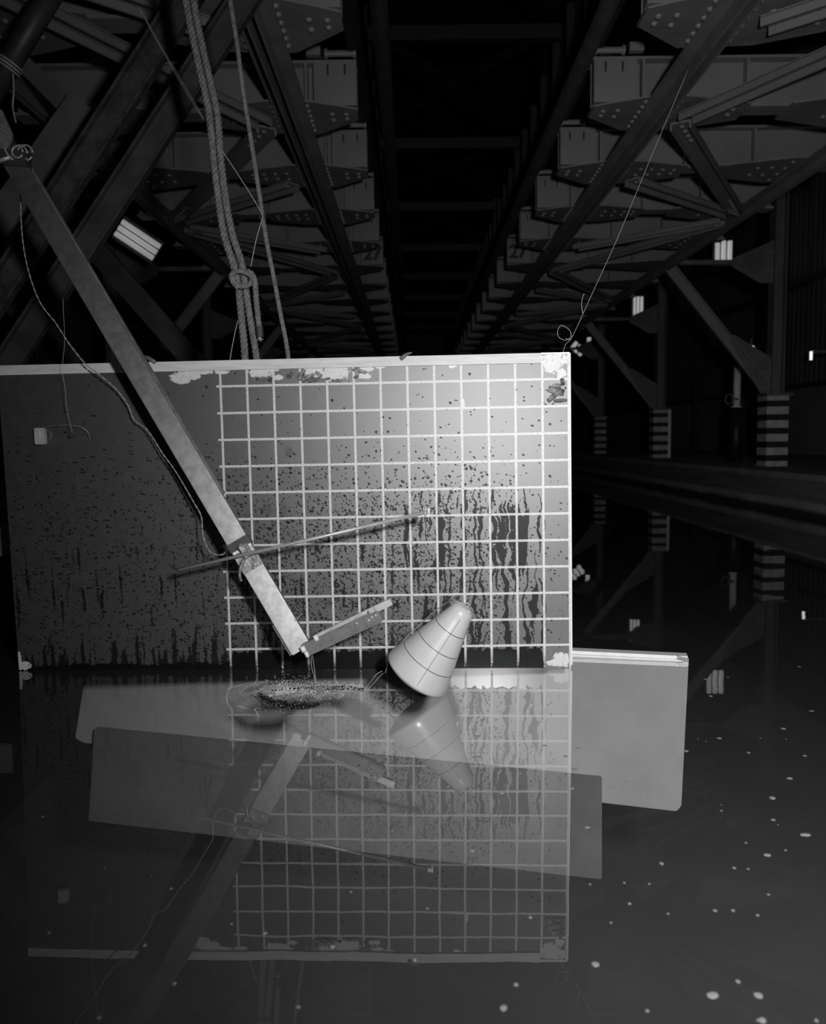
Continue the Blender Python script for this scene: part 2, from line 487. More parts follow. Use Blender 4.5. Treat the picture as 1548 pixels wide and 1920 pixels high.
# upper rafters over each aisle
for s in (1, -1):
    for k in range(6):
        Y = BY0 + 2.65 + 5.3 * k - 2.65
        bm = NB(); box(bm, (mir(2.9, s), Y, ZB + 1.5), (3.0, .16, .26)); 
        for q in (1.6, 2.4, 3.2, 4.0): bar(bm, (mir(q, s), Y, ZB + .35), (mir(q + .4, s), Y, ZB + 1.4), .09, .06)
        r = empty('roof_truss', (mir(3.2, s), Y, ZB + .5), 'dim roof truss above the %s crossbeams, %s back' % (sides[s], word[k]), 'truss', 'roof trusses')
        obj('truss_members', bm, MT['darksteel'], r)

# ================================================================== COLUMNS
m, nt, b, out = new_mat('black_and_white_bands'); v, (x, y, z) = coords(nt)
nz = noise(nt, v, 12, 4)
k = ((z * 1.0 + .03) / .185).fract().lt(.55)
setcol(nt, b, k.mix(.012, nz.step(.3, .7).mix(.34, .5))); b.inputs['Roughness'].default_value = .6
MT['bands'] = m
for s in (1, -1):
    for k in range(5):
        Y = 11.475 + 5.3 * k; X = mir(5.0, s); zt = 7.5
        r = empty('steel_column', (X, Y, .45), 'grey steel column with banded black and white foot, %s along the %s deck' % (word[k], sides[s]), 'column', 'banded columns on the %s deck' % sides[s])
        bm = NB()
        for q in (-1, 1): box(bm, (X + q * .075, Y, (1.4 + zt) / 2), (.018, .2, zt - 1.4))
        box(bm, (X, Y, (1.4 + zt) / 2), (.15, .014, zt - 1.4)); obj('shaft', bm, MT['column'], r)
        bm = NB(); box(bm, (X - .02 * s, Y, .93), (.30, .30, .96)); obj('banded_foot', bm, MT['bands'], r)
        if k == 1 and s > 0:
            bm = NB(); box(bm, (X + .15, Y - .155, .93), (.05, .012, .96)); obj('edge_strip', bm, MT['white'], r)
        bm = NB(); box(bm, (X, Y, 1.425), (.36, .34, .035)); obj('cap_plate', bm, MT['column'], r)
        bm = NB(); channel(bm, (mir(3.50, s), Y - .04, 3.16), (X - s * .14, Y - .04, 1.50), .15, .02, .05, .014, Vector((0, -1, 0)))
        obj('knee_brace', bm, MT['girder'], r)
        for nmz, pl in (('gusset_plate', [(-.08, 1.93), (-.08, 1.45), (-.22, 1.45), (-.66, 2.17), (-.60, 2.25)]), ('gusset_plate', [(-.08, 3.5), (-.08, 2.93), (-.26, 2.93), (-.64, 3.15), (-.64, 3.26)])):
            bm = NB(); prism(bm, [Vector((X + s * a, Y - .05, zz)) for a, zz in pl], (0, .014, 0)); g = obj(nmz, bm, MT['column'], r)
            if k < 3:
                c = Vector((X + s * -.16, Y - .05, pl[1][1] + .08))
                for e in range(4):
                    for q in (0, .05): rivet(g, c + Vector((s * q, 0, .11 * e)), (0, -1, 0))
        bm = NB(); box(bm, (mir(4.3, s), Y, 3.22), (1.3, .06, .06)); obj('strut', bm, MT['column'], r)
    # wall studs
    for k in range(7):
        Y = 8.8 + 5.3 * k; X = (WR if s > 0 else WL) - s * .18
        bm = NB(); box(bm, (X, Y, 3.9), (.16, .16, 6.9)); o = obj('wall_post', bm, MT['darksteel'], None, origin=(X, Y, .45))
        tag(o, 'dark post against the %s wall, %s in the row' % (sides[s], word[k]), 'post', 'posts against the %s wall' % sides[s])
# stand pipe
Pp = at(1378, 880, Y=13.2); r = empty('stand_pipe', (Pp.x, 13.2, .45), 'dark standpipe with pale upper section between the first two columns', 'pipe')
bm = NB(); cyl(bm, (Pp.x, 13.2, .45), (Pp.x, 13.2, 1.32), .10); obj('lower_pipe', bm, MT['black'], r, True)
bm = NB(); cyl(bm, (Pp.x, 13.2, 1.32), (Pp.x, 13.2, 1.95), .055); cyl(bm, (Pp.x, 13.2, 1.30), (Pp.x, 13.2, 1.34), .085); obj('upper_pipe', bm, MT['white'], r, True)
bm = NB()
tube(bm, [Vector((Pp.x - .16 + .06 * math.cos(t / 12 * 2 * PI), 13.1, 1.45 + .08 * math.sin(t / 12 * 2 * PI))) for t in range(13)], .012, 6)
cyl(bm, (Pp.x - .12, 13.1, 1.45), (Pp.x, 13.15, 1.45), .015, 6); obj('handwheel', bm, MT['column'], r, True)

# ================================================================== LAMPS
def fixture(c, along, side, n, L, gap, rt, m, label, parts_hood=True):
    c = Vector(c); along = Vector(along).normalized(); side = Vector(side); side = (side - along * side.dot(along)).normalized()
    nrm = along.cross(side)
    if nrm.y > 0: nrm = -nrm
    r = empty('strip_light', c, label, 'light fixture')
    bm = NB(); R = frame(along, nrm); box(bm, c - nrm * .06, (gap * n + .06, .04, L * 1.06), R); obj('housing', bm, MT['darksteel'], r)
    bm = NB(); cyl(bm, c - nrm * .08, Vector((c.x, c.y + .1, 7.5)), .012, 6); obj('hanger_rod', bm, MT['darksteel'], r)
    for i in range(n):
        o = side * (i - (n - 1) / 2) * gap
        bm = NB(); cyl(bm, c + o - along * L / 2, c + o + along * L / 2, rt, 10); obj('lamp_tube', bm, m, r, True)
    return r
YL = 9.5
a = at(228, 428, Y=YL); b2 = at(285, 478, Y=YL + .3)
fixture((at(258, 450, Y=YL)), at(288, 462, Y=YL + .1) - at(225, 420, Y=YL), at(238, 460, Y=YL) - at(262, 428, Y=YL), 3, .47, .075, .03, MT['tube'], 'bright slanting three-tube strip light at upper left behind the arm')
def lampat(px, py, Y, w_, h_, n, lab, slant=0, m=None):
    c = at(px, py, Y=Y); k = Y / F
    al = Vector((slant, 0, 1)); fixture(c, al, (1, 0, 0), n, h_ * k, w_ * k / n, w_ * k / n * .36, m or MT['tube_far'], lab)
lampat(1356, 474, 20, 34, 42, 3, 'upright strip light above the nearest banded column on the right')
lampat(1196, 577, 21, 20, 40, 3, 'upright strip light beside the second banded column on the right')
lampat(1083, 654, 30, 28, 16, 3, 'distant slanting strip light just beyond the board corner', .8)
lampat(1104, 641, 30, 10, 16, 1, 'small distant lamp at the head of the farthest knee brace')
for px, py, r_, lab in ((1410, 652, .035, 'small round lamp shining beside the nearest gusset plate'),):
    c = at(px, py, Y=13.8); r = empty('wall_lamp', c, lab, 'lamp'); bm = NB(); bmesh.ops.create_icosphere(bm, subdivisions=2, radius=r_, matrix=Matrix.Translation(c)); obj('bulb', bm, MT['bulb'], r, True)
    bm = NB(); cyl(bm, c + Vector((0, .05, .03)), c + Vector((0, .05, .16)), .03, 8); obj('socket', bm, MT['darksteel'], r)
c = at(1520, 667, Y=13.8); r = empty('wall_lamp', c, 'narrow upright lamp at the right edge on its bracket arm', 'lamp')
bm = NB(); cyl(bm, c - Vector((0, 0, .07)), c + Vector((0, 0, .07)), .022, 10); obj('bulb', bm, MT['bulb'], r, True)
bm = NB(); bar(bm, c + Vector((.03, .03, .07)), c + Vector((1.6, .03, .07)), .05, .03); obj('bracket_arm', bm, MT['column'], r)

# ================================================================== TEST BOARD
BR = at(1071, 1252, Z=0); BL = at(37, 1257.5, Z=0)
dl = (BL - BR).normalized(); n0 = dl.cross(Vector((0, 0, 1))); l = math.radians(-.7)
up2 = Vector((0, 0, 1)) * math.cos(l) - n0 * math.sin(l)
EN = dl.cross(up2).normalized()
if EN.y > 0: EN = -EN
p0 = on_plane(1070, 1208.6, BR, EN); p1 = on_plane(430, 1217.5, BR, EN)
EU = (p1 - p0).normalized(); EV = EN.cross(EU)
if EV.z < 0: EV = -EV
UO = p0 - EV * .0895
def B(u, v, g=0.0): return UO + EU * (u * .1) + EV * (v * .1) + EN * g
def uv(px, py):
    q = on_plane(px, py, UO, EN) - UO
    return q.dot(EU) * 10, q.dot(EV) * 10
def bp(px, py, g=0.0):            # point on a plane a gap g in front of the board
    return on_plane(px, py, UO + EN * g, EN)
UW = uv(35, 1240)[0]; VH = uv(1064, 661)[1]; UT = uv(-6, 677)[0]
print('board', UW, VH, uv(403, 726), uv(1064.5, 714.6), uv(-5, 677), uv(1013, 683))
m, nt, b, out = new_mat('wet_painted_board')
tc = nt.nodes.new('ShaderNodeUVMap'); sp = nt.nodes.new('ShaderNodeSeparateXYZ'); nt.links.new(tc.outputs[0], sp.inputs[0])
U = E(nt, sp.outputs[0]); V = E(nt, sp.outputs[1]); UV = comb(nt, U, V)
n1 = noise(nt, UV, 9.0, 4, .6); n2 = noise(nt, UV, 2.2, 3)
# wobble coordinates
wob = (noise(nt, UV, 14, 2) - .5)
def lineset(c, wd): return ((c + .5).fract() - .5).abs().lt(wd)
gv = lineset(U, .043) * U.lt(13.06) * V.lt(11.75)
gh = lineset(V - .895, .043) * U.lt(13.16) * V.lt(11.3) * V.gt(.5)
gv_low = lineset(U, .043) * U.lt(13.06)
grid = gv.mx(gh).mx(U.lt(.07))
fade = (V.step(.85, 0.0) * n1.gt(.44)).inv()      # paint of the lines worn at the foot
grid = grid * fade.mx(U.lt(.07))
# droplets: several scales, density grows towards the foot
def drops(scale, dens, size, st=(1, 1)):
    vec = comb(nt, U * st[0] + wob * .12, V * st[1] + wob * .12)
    d, r1, r2 = voro(nt, vec, scale)
    return r1.lt(dens) * d.lt((r2 * .55 + .45) * size)
low = V.step(9.2, 5.6) ; mid = U.step(1.0, 4.5)
dens = (low * mid * .80 + .02) * U.step(16, 12, .28, 1.0)
far_l = U.step(12.5, 16)
sp1 = drops(6.8, dens * 1.15, .40)
sp1b = drops(11.5, dens * .9, .42)
sp2 = drops(3.6, V.step(11.9, 8.0) * U.step(15, 10, .05, .34) * U.gt(0.1), .22, (1, 1.5))
sp4 = drops(7, V.step(8, 2) * .22 * U.step(16, 12, .4, 1), .2)
sp3 = drops(8.0, far_l * V.step(11.5, 7) * .55, .30, (.35, 1.3))   # long flat smears on the left half
# runs: vertical streaks
rn = noise(nt, comb(nt, (U + (noise(nt, UV, 1.4, 1) - .5) * .55) * 2.6, V * .16), 1.9, 2, .45)
edge = noise(nt, UV, 5.0, 3) * .10
zone = U.step(.6, 1.6) * U.step(6.8, 5.2) * V.step(7.6, 5.4)
streak = (rn + (n1 - .5) * .16 + edge * zone).gt(.585) * zone.gt(.25)
rn2 = noise(nt, comb(nt, (U + wob * .25) * 2.4, V * .22), 2.2, 2, .5)
streak2 = (rn2 + edge).gt(.675) * V.step(6.0, 3.0).gt(.3) * U.gt(6) 
patchy = ((noise(nt, UV, 1.3, 2) * .7 + noise(nt, UV, 7, 3) * .5).gt(.72)) * V.step(6.5, 5.5).gt(.5) * V.gt(2.0) * U.gt(6.5) * U.lt(11.8)
# wet strip along the foot
strip = (V - U.step(12.8, 13.2) * -.40 + (noise(nt, UV, 4, 3) - .5) * .55 - U.step(1.15, .85) * -1.5).lt(.78)
teeth = (rn2 * 1.0 + V * -.17).gt(.40) * V.lt(1.7) * U.gt(6)
wet = sp1.mx(sp1b).mx(sp2).mx(sp3).mx(sp4).mx(streak).mx(streak2).mx(patchy).mx(strip).mx(teeth)
# bare white patches
blobs = []
def blob(px, py, rx, ry):
    a_, b_ = uv(px, py); blobs.append((a_, b_, rx / 49.0, ry / 49.0))
for q in ((340, 708, 20, 11), (360, 703, 16, 9), (382, 694, 20, 8), (415, 695, 14, 6), (430, 690, 12, 5), (488, 697, 22, 10), (510, 690, 16, 7), (520, 708, 10, 5), (585, 695, 18, 9),
          (600, 702, 12, 9), (630, 697, 24, 15), (617, 705, 12, 9), (688, 692, 14, 5), (683, 705, 12, 6), (712, 688, 10, 3), (848, 686, 8, 4), (1034, 680, 18, 18), (1050, 672, 14, 12), (1052, 700, 9, 9),
          (1048, 1236, 12, 14), (1038, 1243, 14, 6), (1060, 1238, 6, 14), (44, 1248, 14, 8), (36, 1240, 5, 18), (867, 757, 4, 10)): blob(*q)
nw = noise(nt, UV, 7, 6, .75)
bare = None
for (a_, b_, rx, ry) in blobs:
    e = ((U - a_) * (1 / rx)).sq() + ((V - b_) * (1 / ry)).sq() + (nw - .5) * 4.2
    e = e.lt(1.0); bare = e if bare is None else bare.mx(e)
base = n2.step(.3, .7).mix(.017, .026)
wetc = base * .30
c = wet.mix(base, wetc)
c = grid.mix(c, (n1.step(.3, .7)).mix(.46, .62))
c = bare.mix(c, n1.step(.3, .8).mix(.52, .66))
setcol(nt, b, c)
rg = wet.mix(.50, strip.mix(.5, .25))
rg = bare.mx(grid).mix(rg, .5)
nt.links.new(rg.k, b.inputs['Roughness'])
spc = wet.mix(.9, strip.mix(.28, .45)); nt.links.new(spc.k, b.inputs['Specular IOR Level'])
bn = nt.nodes.new('ShaderNodeBump'); soft_spot = None
for q in ((502, 956, .12, .22), (530, 957, .14, .24), (541, 847, .12, .16)):  # soft round spots where the coat is weaker
    a_, b_ = uv(q[0], q[1]); e = (((U - a_) * (1 / q[2])).sq() + ((V - b_) * (1 / q[3])).sq()).step(3.0, 0.0); soft_spot = e if soft_spot is None else soft_spot.mx(e)
ct = wet.mx(bare).mx(grid).mix(1.0, 0.0) * (soft_spot * -.6 + 1.0); nt.links.new(ct.k, b.inputs['Coat Weight']); b.inputs['Coat Roughness'].default_value = .50; b.inputs['Coat IOR'].default_value = 1.65
bn.inputs['Strength'].default_value = .25; bn.inputs['Distance'].default_value = .0008
nt.links.new((wet * -1.0 + bare * .6 + noise(nt, UV, 1.2, 2) * .8).k, bn.inputs['Height']); nt.links.new(bn.outputs[0], b.inputs['Normal'])
MT['board'] = m

board = empty('grid_board', B(UW / 2, 0), 'large grey wet board painted with a white square grid, standing in the water', 'board')
bm = NB(); T = .014
uvl = bm.loops.layers.uv.new('UVMap')
vs = {}
for iu, u in enumerate((0, UW)):
    for iv, v in enumerate((-.04, VH)):
        for ig, g in enumerate((0, -T)): u_ = UT if (iu and iv) else u; vs[iu, iv, ig] = (bm.verts.new(B(u_, v, g)), (u_, v))
for f in (((0, 0, 0), (1, 0, 0), (1, 1, 0), (0, 1, 0)), ((0, 0, 1), (0, 1, 1), (1, 1, 1), (1, 0, 1)), ((0, 0, 0), (0, 1, 0), (0, 1, 1), (0, 0, 1)), ((1, 0, 0), (1, 0, 1), (1, 1, 1), (1, 1, 0)), ((0, 1, 0), (1, 1, 0), (1, 1, 1), (0, 1, 1)), ((0, 0, 0), (0, 0, 1), (1, 0, 1), (1, 0, 0))):
    fc = bm.faces.new([vs[k][0] for k in f])
    for lp, k in zip(fc.loops, f): lp[uvl].uv = vs[k][1]
obj('panel', bm, MT['board'], board)
ue = uv(1013.5, 683)[0]
bm = NB(); box(bm, B((ue + UT) / 2, VH - .19, .007), ((UT - ue) * .1, .36 * .1, .014), Matrix((EU, EV, EN)).transposed())
o = obj('top_batten', bm, MT['wood'], board); o['label'] = 'pale wooden batten along the top edge'
bm = NB(); box(bm, B(ue / 2, VH - .02, -.004), (ue * .1, .006, .020), Matrix((EU, EV, EN)).transposed())
box(bm, B(-.02, VH / 2 + .05, -.006), (.005, (VH - .15) * .1, .020), Matrix((EU, EV, EN)).transposed())
obj('edge_strip', bm, MT['white'], board)
# rear stiffening battens
for u in (1.5, UW / 2, UW - 1.5):
    bm = NB(); box(bm, B(u, VH / 2, -T - .012), (.06, VH * .09, .024), Matrix((EU, EV, EN)).transposed()); obj('rear_batten', bm, MT['peg'], board)
# pegs over the top batten
for (xa_, ya_, xb_, yb_) in ((751, 673, 772, 661), (290, 679, 264, 667)):
    bm = NB(); a = bp(xa_, ya_, .022); c2 = bp(xb_, yb_, .004)
    path = smooth_path([a, a.lerp(c2, .5) + EV * .004, c2], 4)
    tube(bm, path, [.0075, .0075, .008, .0075, .007, .006, .005, .004, .0025][:len(path)], 8); obj('peg', bm, MT['peg'], board, True)
# curled paint flakes
def flake(px, py, w_, h_, rot, seed):
    rnd = random.Random(seed); bm = NB(); a_, b_ = uv(px, py); nx, ny = 7, 5; g = {}
    for i in range(nx):
        for j in range(ny):
            x = (i / (nx - 1) - .5) * w_; y = (j / (ny - 1) - .5) * h_ * (1 - .5 * abs(i / (nx - 1) - .5))
            z = .003 + .012 * (abs(y) / (h_ / 2)) ** 2 * (.5 + .5 * math.sin(i * .9 + seed)) + rnd.uniform(0, .002)
            X = x * math.cos(rot) - y * math.sin(rot); Yv = x * math.sin(rot) + y * math.cos(rot)
            g[i, j] = bm.verts.new(B(a_ - X * 10, b_ + Yv * 10, z))
    for i in range(nx - 1):
        for j in range(ny - 1): bm.faces.new((g[i, j], g[i + 1, j], g[i + 1, j + 1], g[i, j + 1]))
    bmesh.ops.solidify(bm, geom=bm.faces[:], thickness=.0008)
    obj('paint_flake', bm, MT['flake'], board, True)
for i, q in enumerate(((548, 700, .03, .016, .9), (541, 706, .02, .012, -.7), (566, 703, .045, .02, 1.1), (578, 708, .05, .018, .5), (590, 712, .05, .016, .2), (598, 702, .03, .014, -.6), (612, 711, .03, .010, .1), (632, 714, .04, .010, -.1),
                       (495, 714, .03, .008, .1), (508, 712, .02, .012, 1.2), (668, 707, .02, .010, .4), (680, 697, .03, .014, -.3), (666, 693, .02, .012, .3), (1042, 733, .06, .03, -.3), (1036, 744, .05, .02, .7), (1050, 751, .05, .014, .05), (1043, 724, .03, .02, 0), (1054, 716, .015, .03, .2))):
    flake(*q, seed=i + 3)
# white block hung on the left half
c = bp(76, 818, .02); r = empty('foam_block', c, 'small white block fixed on the dark left part of the board', 'block')
bm = NB(); box(bm, c, (.036, .034, .062), Matrix((-EU, EN, EV)).transposed()); bmesh.ops.bevel(bm, geom=bm.edges[:], offset=.004, segments=2, affect='EDGES'); obj('block', bm, MT['foam'], r)
bm = NB(); tube(bm, smooth_path([bp(86, 806, .03), bp(92, 800, .05), bp(120, 797, .06), bp(150, 800, .06), bp(166, 812, .05), bp(169, 826, .04)]), .0006, 5)
tube(bm, smooth_path([bp(86, 806, .03), bp(95, 812, .04), bp(94, 822, .04), bp(86, 828, .03)]), .0006, 5); obj('wire_loop', bm, MT['wire'], r)

c = at(0, 1012, Y=3.47); r = empty('mounting_block', c, 'pale block just beyond the left edge of the board above the water', 'block')
bm = NB(); box(bm, (c.x - .08, 3.50, .47), (.20, .12, .13)); bmesh.ops.bevel(bm, geom=bm.edges[:], offset=.006, segments=2, affect='EDGES'); obj('block', bm, MT['column'], r)
bm = NB(); box(bm, (c.x - .45, 3.54, .47), (.7, .06, .07)); obj('support_arm', bm, MT['darksteel'], r)
# ================================================================== DROP ARM
def gA(py):  # gap of the arm in front of the board along its height
    return .29 - .09 * (1222 - py) / 542.0
def arm(px, py, extra=0): return bp(px, py, gA(py) + extra)
atop = arm(19, 290); abot = arm(566, 1218); AD = (abot - atop).normalized()
root = empty('drop_arm', abot, 'long slanting metal arm carrying a cross rod and release bracket in front of the board', 'mechanical arm')
AR = frame(AD, EN + Vector((.13, 0, 0)))                   # columns: side, normal, along
Lb = (abot - atop).length
AW = .073; AT = .042
def arml(t, s=0, n=0): return atop + AD * t + AR @ Vector((s, n, 0))
bm = NB(); box(bm, (atop + abot) / 2, (AW, AT, Lb), AR)
bmesh.ops.bevel(bm, geom=bm.edges[:], offset=.003, segments=2, affect='EDGES')
# shade of the two side faces put into a darker material slot
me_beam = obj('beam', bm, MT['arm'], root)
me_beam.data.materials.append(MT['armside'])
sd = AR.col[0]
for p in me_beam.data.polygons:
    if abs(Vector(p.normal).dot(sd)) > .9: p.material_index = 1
# dark groove rail on the right side
for s_ in (-1, 1):
    pass
bm = NB()
side_r = 1 if (AR @ Vector((1, 0, 0))).x > 0 else -1
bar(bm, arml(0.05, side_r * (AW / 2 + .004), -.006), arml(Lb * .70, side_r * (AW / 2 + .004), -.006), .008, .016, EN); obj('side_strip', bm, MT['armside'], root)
def tproj(px, py):
    q = arm(px, py) - atop; return q.dot(AD)
tt = tproj(440, 1026)
bm = NB(); box(bm, arml(tt, 0, 0), (AW + .008, AT + .008, .032), AR); obj('tape_band', bm, MT['tape'], root)
tc_ = tproj(470, 1048)
bm = NB(); box(bm, arml(tc_ , .0, AT / 2 + .006), (AW * .98, .010, .075), AR); cp = obj('clamp_plate', bm, MT['plate'], root)
bm = NB(); box(bm, arml(tc_ - .03, side_r * .012, AT / 2 + .018), (.034, .02, .05), AR); bmesh.ops.bevel(bm, geom=bm.edges[:], offset=.003, segments=1, affect='EDGES'); obj('clamp_block', bm, MT['plate'], root)
for q in ((-.055, .005), (.026, .014), (.012, -.018)):
    bm = NB(); dome(bm, arml(tc_ + q[0], side_r * q[1], AT / 2 + .011 + (.0 if q[0] > -.03 else -.004)), .007, EN, .7, 10); obj('bolt', bm, MT['steel'], root, True)
# peeled white label above clamp
bm = NB(); box(bm, arml(tt + .028, -side_r * .012, AT / 2 + .002), (.045, .003, .012), AR @ Matrix.Rotation(.35, 3, 'Y')); obj('paper_scrap', bm, MT['white'], root)
# rod
rg_ = gA(1040) + AT / 2 + .02
r0 = bp(336, 1068.5, .31); r1 = bp(801, 960, .325)
bm = NB(); cyl(bm, r0, r1, .0062, 14); rod = obj('cross_rod', bm, MT['steel'], root, True)
rd = (r1 - r0).normalized()
bm = NB(); cyl(bm, r1 - rd * .012, r1 - rd * .004, .013, 6); cyl(bm, r1 - rd * .002, r1 + rd * .004, .011, 6); box(bm, r1 - rd * .004, (.022, .004, .024)); obj('end_nut', bm, MT['steel'], rod)
bm = NB(); tube(bm, smooth_path([r1 - rd * .01, bp(795, 949, .325), bp(786, 932, .33)]), .0008, 5); tube(bm, smooth_path([r1, bp(806, 968, .325), bp(811, 978, .325)]), .001, 5); obj('wire_end', bm, MT['wire'], rod)
# lever hanging from clamp
bm = NB(); tube(bm, smooth_path([bp(459, 1047, rg_ + .0), bp(452, 1060, rg_ + .01), bp(449, 1078, rg_ + .01), bp(452, 1089, rg_ + .0)]), [.004, .005, .0055, .006, .006, .0055, .005] * 4, 8); obj('clamp_lever', bm, MT['plate'], root, True)
# splice: second thinner arm piece at the lower end, left side
bm = NB(); bar(bm, arml(tproj(509, 1174), -side_r * (AW / 2 + .003), 0), arml(Lb - .002, -side_r * (AW / 2 + .003), 0), .004, AT * .9, EN); obj('side_strip', bm, MT['arm'], root)
# release bracket
gb = gA(1210)
pA = bp(571, 1219, gb + .03); pB = bp(697, 1160, gb + .03)
bm = NB(); bar(bm, pA, pB, .046, .03, EN); bmesh.ops.bevel(bm, geom=bm.edges[:], offset=.003, segments=2, affect='EDGES'); br = obj('lower_bar', bm, MT['bar_grey'], root)
br['label'] = 'thick dark grey bar'
pC = bp(590, 1197, gb + .03); pD = bp(728, 1130, gb + .03)
bm = NB(); bar(bm, pC, pD, .024, .012, EN); ub = obj('upper_bar', bm, MT['armpale'], root); ub['label'] = 'thin pale mottled bar'
bm = NB(); e1 = (pD - pC).normalized(); pr = e1.cross(EN).normalized()
for s_ in (-1, 1): bar(bm, pC + pr * s_ * .010 + EN * .007, pD + pr * s_ * .010 + EN * .007, .003, .004, EN)
bar(bm, pD - e1 * .05 + EN * .009, pD + e1 * .012 + EN * .009, .022, .004, EN); obj('upper_bar_rim', bm, MT['steel'], ub)
bm = NB(); bar(bm, bp(684, 1167, gb + .035), bp(714, 1153, gb + .035), .040, .034, EN); bmesh.ops.bevel(bm, geom=bm.edges[:], offset=.004, segments=2, affect='EDGES'); jw = obj('jaw', bm, MT['bar_grey'], root)
bm = NB()
for q in ((668, 1169), (692, 1147), (697, 1157), (704, 1154), (691, 1163)): dome(bm, bp(q[0], q[1], gb + .053), .0055, EN, .8, 8)
obj('jaw_bolts', bm, MT['steel'], jw, True)
for q in ((592, 1196, .012), (568, 1217, .013), (575, 1227, .010)):
    bm = NB(); c = bp(q[0], q[1], gb + .045); cyl(bm, c - pr * .010, c + pr * .010, q[2] * .7, 12); obj('pivot_pin', bm, MT['white'], root, True)
bm = NB(); bar(bm, bp(553, 1164, gb + .02), bp(566, 1151, gb + .03), .003, .003, EN); obj('pin', bm, MT['steel'], root)
# top hanger
ht = arml(-.0, 0, AT / 2 + .01)
bm = NB(); prism(bm, [at(x, y, Y=ht.y - .02) for x, y in ((-30, 200), (2, 205), (22, 250), (22, 258), (12, 282), (-10, 300), (-40, 290))], (0, .012, 0)); hp = obj('hanger_plate', bm, MT['plate'], root)
bm = NB()
for x, y in ((5, 238), (12, 250), (3, 252), (-6, 230)): cyl(bm, at(x, y, Y=ht.y - .024), at(x, y, Y=ht.y - .018), .005, 10)
obj('plate_holes', bm, MT['black'], hp)
bm = NB(); cc = at(36, 288, Y=ht.y - .02)
for rr, cc2 in ((.028, cc), (.019, cc + Vector((-.004, -.004, .004))), (.026, cc + Vector((.016, .01, .006)))):
    tube(bm, [cc2 + Vector((rr * math.cos(t / 24 * 2 * PI), 0, rr * math.sin(t / 24 * 2 * PI))) for t in range(23)], .0035, 6)
obj('coil_ring', bm, MT['steel'], root, True)
bm = NB(); tube(bm, smooth_path([at(8, 277, Y=ht.y - .03), at(13, 288, Y=ht.y - .03), at(24, 300, Y=ht.y - .03)]), .004, 6)
cyl(bm, at(-14, 306, Y=ht.y - .02), at(20, 294, Y=ht.y - .03), .007, 10); obj('hanger_hook', bm, MT['steel'], root, True)
bm = NB(); bar(bm, at(-8, 296, Y=ht.y), at(54, 300, Y=ht.y), .05, .05, EN)
bar(bm, at(-12, 230, Y=ht.y + .04), at(48, 318, Y=ht.y + .04), .05, .03, EN); obj('hanger_block', bm, MT['darksteel'], root)

# ================================================================== STRINGS ON THE ARM
def string(name, pts, r, m, label, cat, seg=5, n=8):
    bm = NB(); tube(bm, smooth_path(pts, n), r, seg); o = obj(name, bm, m, None, True, origin=pts[0]); return tag(o, label, cat)
pts = [at(38, 330, Y=3.1), bp(40, 420, .10), bp(47, 480, .10), bp(60, 530, .10), bp(78, 572, .10), bp(104, 605, .10), bp(130, 645, .10), bp(160, 682, .09), bp(188, 704, .09), bp(218, 730, .07), bp(240, 760, .06), bp(252, 788, .06), bp(276, 806, .08), bp(306, 852, .1), bp(330, 885, .12), bp(362, 940, .14),
       bp(377, 968, .15), bp(380, 1000, .16), bp(388, 1026, .17), bp(401, 1039, .18), bp(420, 1038, .2), bp(421, 1020, .2)]
bm = NB(); twisted(bm, smooth_path(pts, 10), .0026, .05, 2, 5, step=.006)
tag(obj('cable', bm, MT['cord'], None, True, origin=pts[-1]), 'thin pale twisted cable hanging slackly down the left side of the arm', 'cable')
pts = [bp(483, 1047, .205), bp(495, 1068, .20), bp(505, 1092, .20), bp(523, 1115, .20), bp(543, 1152, .21), bp(560, 1186, .22), bp(576, 1207, .22)]
bm = NB()
for k in (-1, 1): tube(bm, smooth_path([p + EU * k * .0025 * (1 if i not in (0, 6) else 0) for i, p in enumerate(pts)]), .0012, 5)
tag(obj('cable', bm, MT['cord'], None, True, origin=pts[-1]), 'pale double cord along the right side of the lower arm', 'cable')
pts1 = [bp(583, 1224, .22), bp(584, 1250, .22), bp(590, 1272, .23), bp(592, 1296, .23), bp(589, 1318, .24)]
pts2 = [bp(585, 1224, .22), bp(588, 1245, .22), bp(591, 1270, .23), bp(591, 1296, .24), bp(583, 1318, .24)]
bm = NB(); tube(bm, smooth_path(pts1), .0013, 5); tube(bm, smooth_path(pts2), .0013, 5)
tag(obj('cord', bm, MT['cord'], None, True, origin=pts1[-1]), 'white double cord dangling from the arm end into the splash', 'cord')
string('wire', [at(118, 560, Y=3.0), bp(121, 640, .1), bp(117, 690, .09), bp(122, 730, .08), bp(126, 770, .08), bp(136, 812, .08)], .0007, MT['wire'], 'hair-thin wire hanging over the left part of the batten', 'wire')

# ================================================================== ROPES
YR = 3.16
def rp(pts, Y=YR, dz=0): return smooth_path([at(x, y, Y=Y + (d[0] if d else 0)) for x, y, *d in pts], 10)
# the heavy pair
rope_a = [(338, -60), (352, 20), (368, 100), (384, 170), (393, 220), (401, 300), (408, 360), (420, 440), (436, 490), (446, 530), (452, 590), (457, 640), (460, 690, .02)]
rope_b = [(356, -60), (366, 20), (380, 90), (398, 170), (408, 220), (414, 300), (424, 380), (436, 440), (452, 490), (459, 530), (466, 580), (476, 640), (483, 690, .02)]
bm = NB(); twisted(bm, rp(rope_a), .0145, .052, 3, 6)
o = obj('rope', bm, MT['rope'], None, True, origin=at(460, 668, Y=YR)); tag(o, 'left rope of the thick pair holding up the board', 'rope', None)
bm = NB(); twisted(bm, rp(rope_b, YR - .012), .0135, .050, 3, 6)
o = obj('rope', bm, MT['rope'], None, True, origin=at(483, 668, Y=YR)); tag(o, 'right rope of the thick pair, hitched to its partner', 'rope', None)
